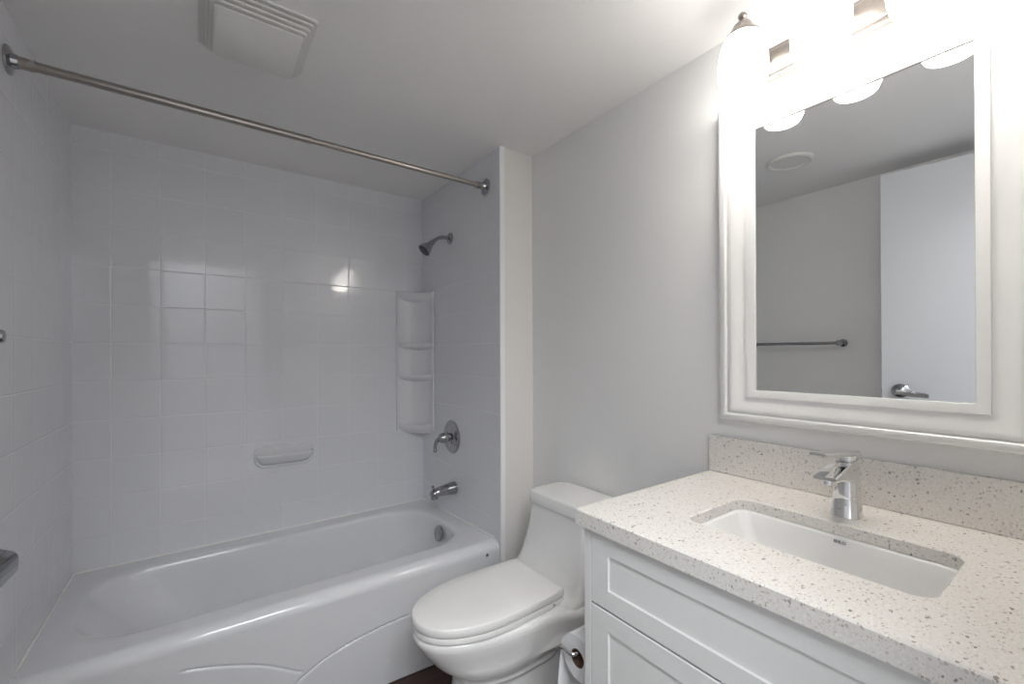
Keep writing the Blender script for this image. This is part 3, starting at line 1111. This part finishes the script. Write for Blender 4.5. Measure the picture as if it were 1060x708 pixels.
loft(b, [bar_loop(0, XR - 0.0005), bar_loop(0, XR - 0.012), bar_loop(0.003, XR - 0.016), bar_loop(0.010, XR - 0.017), bar_loop(0.012, XR - 0.022),
         bar_loop(0.016, XR - 0.026), bar_loop(0.022, XR - 0.027)])
obj('bar', b, M['nickel'], lt, smooth=35)
for y in LYs:
    b = BM()
    path = bez((XR - 0.024, y, 1.955), (XR - 0.09, y, 1.935), (LX + 0.065, y, 2.000), (LX + 0.045, y, 2.030), 10) + \
        bez((LX + 0.045, y, 2.030), (LX + 0.03, y, 2.042), (LX + 0.012, y, 2.040), (LX, y, 2.028), 8)[1:]
    tube(b, path, 0.0065, 14)
    lathe(b, [(0, 0.024), (0.004, 0.023), (0.010, 0.015), (0.014, 0.009)], (XR - 0.026, y, 1.955), (-1, 0, 0), 24)
    ar = obj('arm', b, M['nickel'], lt)
    b = BM()
    lathe(b, [(1.966, 0.040), (1.972, 0.0385), (1.980, 0.031), (1.990, 0.0245), (1.998, 0.021), (2.002, 0.016), (2.008, 0.010), (2.012, 0.0065),
              (2.014, 0.0062), (2.017, 0.0095), (2.022, 0.0105), (2.027, 0.008), (2.029, 0.002)], (LX, y, LZ), (0, 0, 1), 28)
    obj('cap', b, M['nickel'], lt)
    b = BM()
    n = 40
    pr_ = [(1.9715, 0.034), (1.966, 0.0395), (1.955, 0.0455), (1.935, 0.0515), (1.910, 0.0550), (1.885, 0.0560), (1.860, 0.0540), (1.840, 0.0495), (1.826, 0.0430), (1.8225, 0.040)]
    lps = [[Vector((LX + r_ * cos(2 * pi * i / n), y + r_ * sin(2 * pi * i / n), z + LZ)) for i in range(n)] for z, r_ in pr_]
    lps += [[Vector((LX + (r_ - 0.003) * cos(2 * pi * i / n), y + (r_ - 0.003) * sin(2 * pi * i / n), z + LZ)) for i in range(n)] for z, r_ in pr_[::-1]]
    loft(b, lps, cap0=False, cap1=False)
    sd_ = obj('shade', b, M['glow'], lt, smooth=80, label='glowing frosted glass shade')
    b = BM()
    lathe(b, [(1.968, 0.013), (1.940, 0.013), (1.925, 0.020), (1.900, 0.029), (1.875, 0.028), (1.858, 0.018), (1.852, 0.004)], (LX, y, LZ), (0, 0, 1), 24)
    obj('bulb', b, M['bulb'], sd_, label='lit bulb')

# ------------------------------------------------------------------ ceiling fan grille
fn = thing('exhaust_fan_grille', 'square white exhaust fan cover with stepped louvres on the ceiling above the tub', 'fan', (0.118, 1.33, ZC))
fx0, fx1, fy0, fy1 = -0.006, 0.256, 1.236, 1.512
ZF = ZC - 0.0005
for k in range(4):
    b = BM()
    g = 0.0078 * k
    z1 = ZF - 0.0095 * k
    z0 = z1 - 0.0050
    loft(b, [[Vector((x, y, z)) for x, y in rrect(fx0 + g + i_, fx1 - g - i_, fy0 + g + i_, fy1 - g - i_, 0.012, 5)]
             for z, i_ in ((z1, 0.006), (z1, 0.0), (z0 + 0.001, 0.0), (z0, 0.0015), (z0, 0.006))])
    obj('louvre', b, M['plastic'], fn, smooth=30)
    b = BM()
    loft(b, [[Vector((x, y, z)) for x, y in rrect(fx0 + g + 0.020, fx1 - g - 0.020, fy0 + g + 0.020, fy1 - g - 0.020, 0.010, 5)] for z in (z0 + 0.001, z0 - 0.0050)])
    obj('spacer', b, M['plastic'], fn, smooth=30)
b = BM()
g = 0.0078 * 4
z1 = ZF - 0.0095 * 4
loft(b, [[Vector((x, y, z)) for x, y in rrect(fx0 + g + i_, fx1 - g - i_, fy0 + g + i_, fy1 - g - i_, 0.010, 5)]
         for z, i_ in ((z1 + 0.002, 0.004), (z1, 0.0), (z1 - 0.002, 0.0005), (z1 - 0.0035, 0.003))])
obj('centre_panel', b, M['plastic'], fn, smooth=30)

# ------------------------------------------------------------------ round ceiling cover seen in the mirror
b = BM()
lathe(b, [(0, 0.094), (0.006, 0.095), (0.011, 0.091), (0.013, 0.084), (0.011, 0.078), (0.007, 0.075), (0.0065, 0.04), (0.0065, 0.0)], (0.150, 0.895, ZC - 0.0003), (0, 0, -1), 56)
tag(obj('ceiling_disc', b, M['plastic'], smooth=40), 'round white raised-rim cover on the ceiling, seen in the mirror', 'ceiling cover')

# ------------------------------------------------------------------ open door, seen in the mirror, and its lever seen at the left edge
HX, HY = -0.258, -0.018
DW, DT, DA = 0.672, 0.034, 4.5
dr = bpy.data.objects.new('door_1', None)
COL.objects.link(dr)
dr.location = (HX, HY, 0.0)
dr.rotation_euler = (0, 0, R(-DA))
dr['kind'] = 'structure'
b = BM()
box(b, (-DT, 0.004, 0.012), (0, DW, 2.030))
obj('door_leaf', b, M['door'], dr, local=True, bevel=0.002)
ly, lz = DW - 0.068, 1.026
b = BM()
lathe(b, [(0, 0.031), (0.004, 0.0315), (0.009, 0.027), (0.013, 0.020), (0.020, 0.0135), (0.052, 0.0125)], (0, ly, lz), (1, 0, 0), 36)
dh = obj('door_handle', b, M['dark_reflection_chrome'], dr, local=True, label='chrome lever handle')
b = BM()
lps = []
for t, x, y, hx, hz in ((0, 0.030, 0.0135, 0.006, 0.010), (0.1, 0.053, 0.012, 0.010, 0.0125), (.2, 0.063, 0.004, 0.0115, 0.0125), (0.3, 0.064, -0.012, 0.0095, 0.012),
                        (0.6, 0.063, -0.045, 0.0075, 0.0115), (0.9, 0.060, -0.088, 0.006, 0.0100), (1.0, 0.059, -0.100, 0.0045, 0.008)):
    lps.append([Vector((x + u, ly + y, lz - 0.014 * t + v)) for u, v in rrect(-hx, hx, -hz, hz, min(hx, hz) * .7, 5)])
loft(b, lps)
obj('lever', b, M['dark_reflection_chrome'], dh, local=True, smooth=45)
b = BM()
lathe(b, [(0, 0.012), (0.002, 0.012), (0.003, 0.009)], (-DT / 2, DW, lz), (0, 1, 0), 20)
obj('latch', b, M['chrome'], dr, local=True)
for z in (0.25, 1.75):
    b = BM()
    lathe(b, [(0, 0.006), (0.09, 0.006)], (0.003, 0.0, z), (0, 0, 1), 12)
    obj('hinge', b, M['nickel'], dr, local=True)

# ------------------------------------------------------------------ towel bar on the left wall, seen in the mirror
tb = thing('towel_bar', 'chrome towel bar on the left wall beside the door, seen in the mirror', 'towel bar', (XL + 0.03, 1.13, 1.27))
ty0, ty1, tz = 0.862, 1.322, 1.252
for y in (ty0, ty1):
    b = BM()
    lathe(b, [(0.0005, 0.020), (0.005, 0.0205), (0.009, 0.017), (0.013, 0.010), (0.062, 0.0095), (0.064, 0.0135), (0.074, 0.0150), (0.081, 0.012), (0.083, 0.004)], (XL - 0.004, y, tz), (1, 0, 0), 28)
    obj('post', b, M['dark_reflection_chrome'], tb)
b = BM()
tube(b, [(XL + 0.066, ty0, tz), (XL + 0.066, ty1, tz)], 0.0085, 16)
obj('bar', b, M['dark_reflection_chrome'], tb)

# ------------------------------------------------------------------ toilet paper on the vanity side
PX0, PX1, PY, PZ, PR = 0.708, 0.800, CY1 + 0.059, 0.506, 0.052
tp = thing('toilet_paper_holder', 'small chrome toilet paper holder on the side of the vanity', 'toilet paper holder', (0.76, CY1, 0.50))
b = BM()
lathe(b, [(0.0003, 0.020), (0.004, 0.020), (0.008, 0.014), (0.010, 0.008)], (PX1 + 0.035, CY1, PZ + 0.012), (0, 1, 0), 24)
path = [(PX1 + 0.035, CY1 + 0.006, PZ + 0.012), (PX1 + 0.035, PY - 0.016, PZ + 0.012)] + bez((PX1 + 0.035, PY - 0.016, PZ + 0.012), (PX1 + 0.035, PY - 0.002, PZ + 0.012), (PX1 + 0.033, PY, PZ + 0.012), (PX1 + 0.018, PY, PZ + 0.012), 6)[1:] + [(PX0 - 0.006, PY, PZ + 0.012), (PX0 - 0.012, PY + 0.003, PZ + 0.012), (PX0 - 0.014, PY + 0.010, PZ + 0.012), (PX0 - 0.014, PY + 0.034, PZ + 0.013)]
tube(b, path, 0.0045, 14)
lathe(b, [(0, 0.0045), (0.004, 0.006), (0.008, 0.007), (0.010, 0.003)], (PX0 - 0.014, PY + 0.031, PZ + 0.013), (0, 1, 0), 16)
obj('arm', b, M['chrome'], tp)
rl = thing('toilet_paper_roll', 'toilet paper roll with a loose hanging sheet on the holder beside the vanity', 'toilet paper', ((PX0 + PX1) / 2, PY, PZ - PR))
b = BM()
n = 40
lps = []
for x, r_ in ((PX0, 0.0205), (PX0, PR - 0.001), (PX0 + 0.001, PR), (PX1 - 0.001, PR), (PX1, PR - 0.001), (PX1, 0.0205), (PX0, 0.0205)):
    lps.append([Vector((x, PY + r_ * cos(2 * pi * i / n), PZ + r_ * sin(2 * pi * i / n))) for i in range(n)])
loft(b, lps, cap0=False, cap1=False)
obj('paper', b, M['paper'], rl, smooth=40)
b = BM()
lps = []
for x, r_ in ((PX0 - 0.0005, 0.0190), (PX0 - 0.0005, 0.0206), (PX1 + 0.0005, 0.0206), (PX1 + 0.0005, 0.0190), (PX0 - 0.0005, 0.0190)):
    lps.append([Vector((x, PY + r_ * cos(2 * pi * i / n), PZ + r_ * sin(2 * pi * i / n))) for i in range(n)])
loft(b, lps, cap0=False, cap1=False)
obj('core', b, M['card'], rl, smooth=40, label='brown cardboard core')
b = BM()                                    # hanging sheet, off the outer side of the roll
rows = []
for i in range(19):
    t = i / 18
    if t < 0.3:
        a = lerp(pi * 0.42, 0, t / 0.3)
        y, z = PY + (PR + 0.0012) * cos(a), PZ + (PR + 0.0012) * sin(a)
    else:
        s_ = (t - 0.3) / 0.7
        y, z = PY + PR + 0.0012 + 0.012 * sin(s_ * 1.7), PZ - 0.19 * s_
    rows.append([Vector((lerp(PX0 - 0.002 - 0.004 * t, PX1, k / 8), y + 0.0025 * sin(k * 1.3 + 3 * t) * t, z)) for k in range(9)])
loft(b, rows, cap0=False, cap1=False, closed=False)
bb = b
o = obj('loose_sheet', b, M['paper'], rl, smooth=80)
sm = o.modifiers.new('thick', 'SOLIDIFY')
sm.thickness = 0.0006
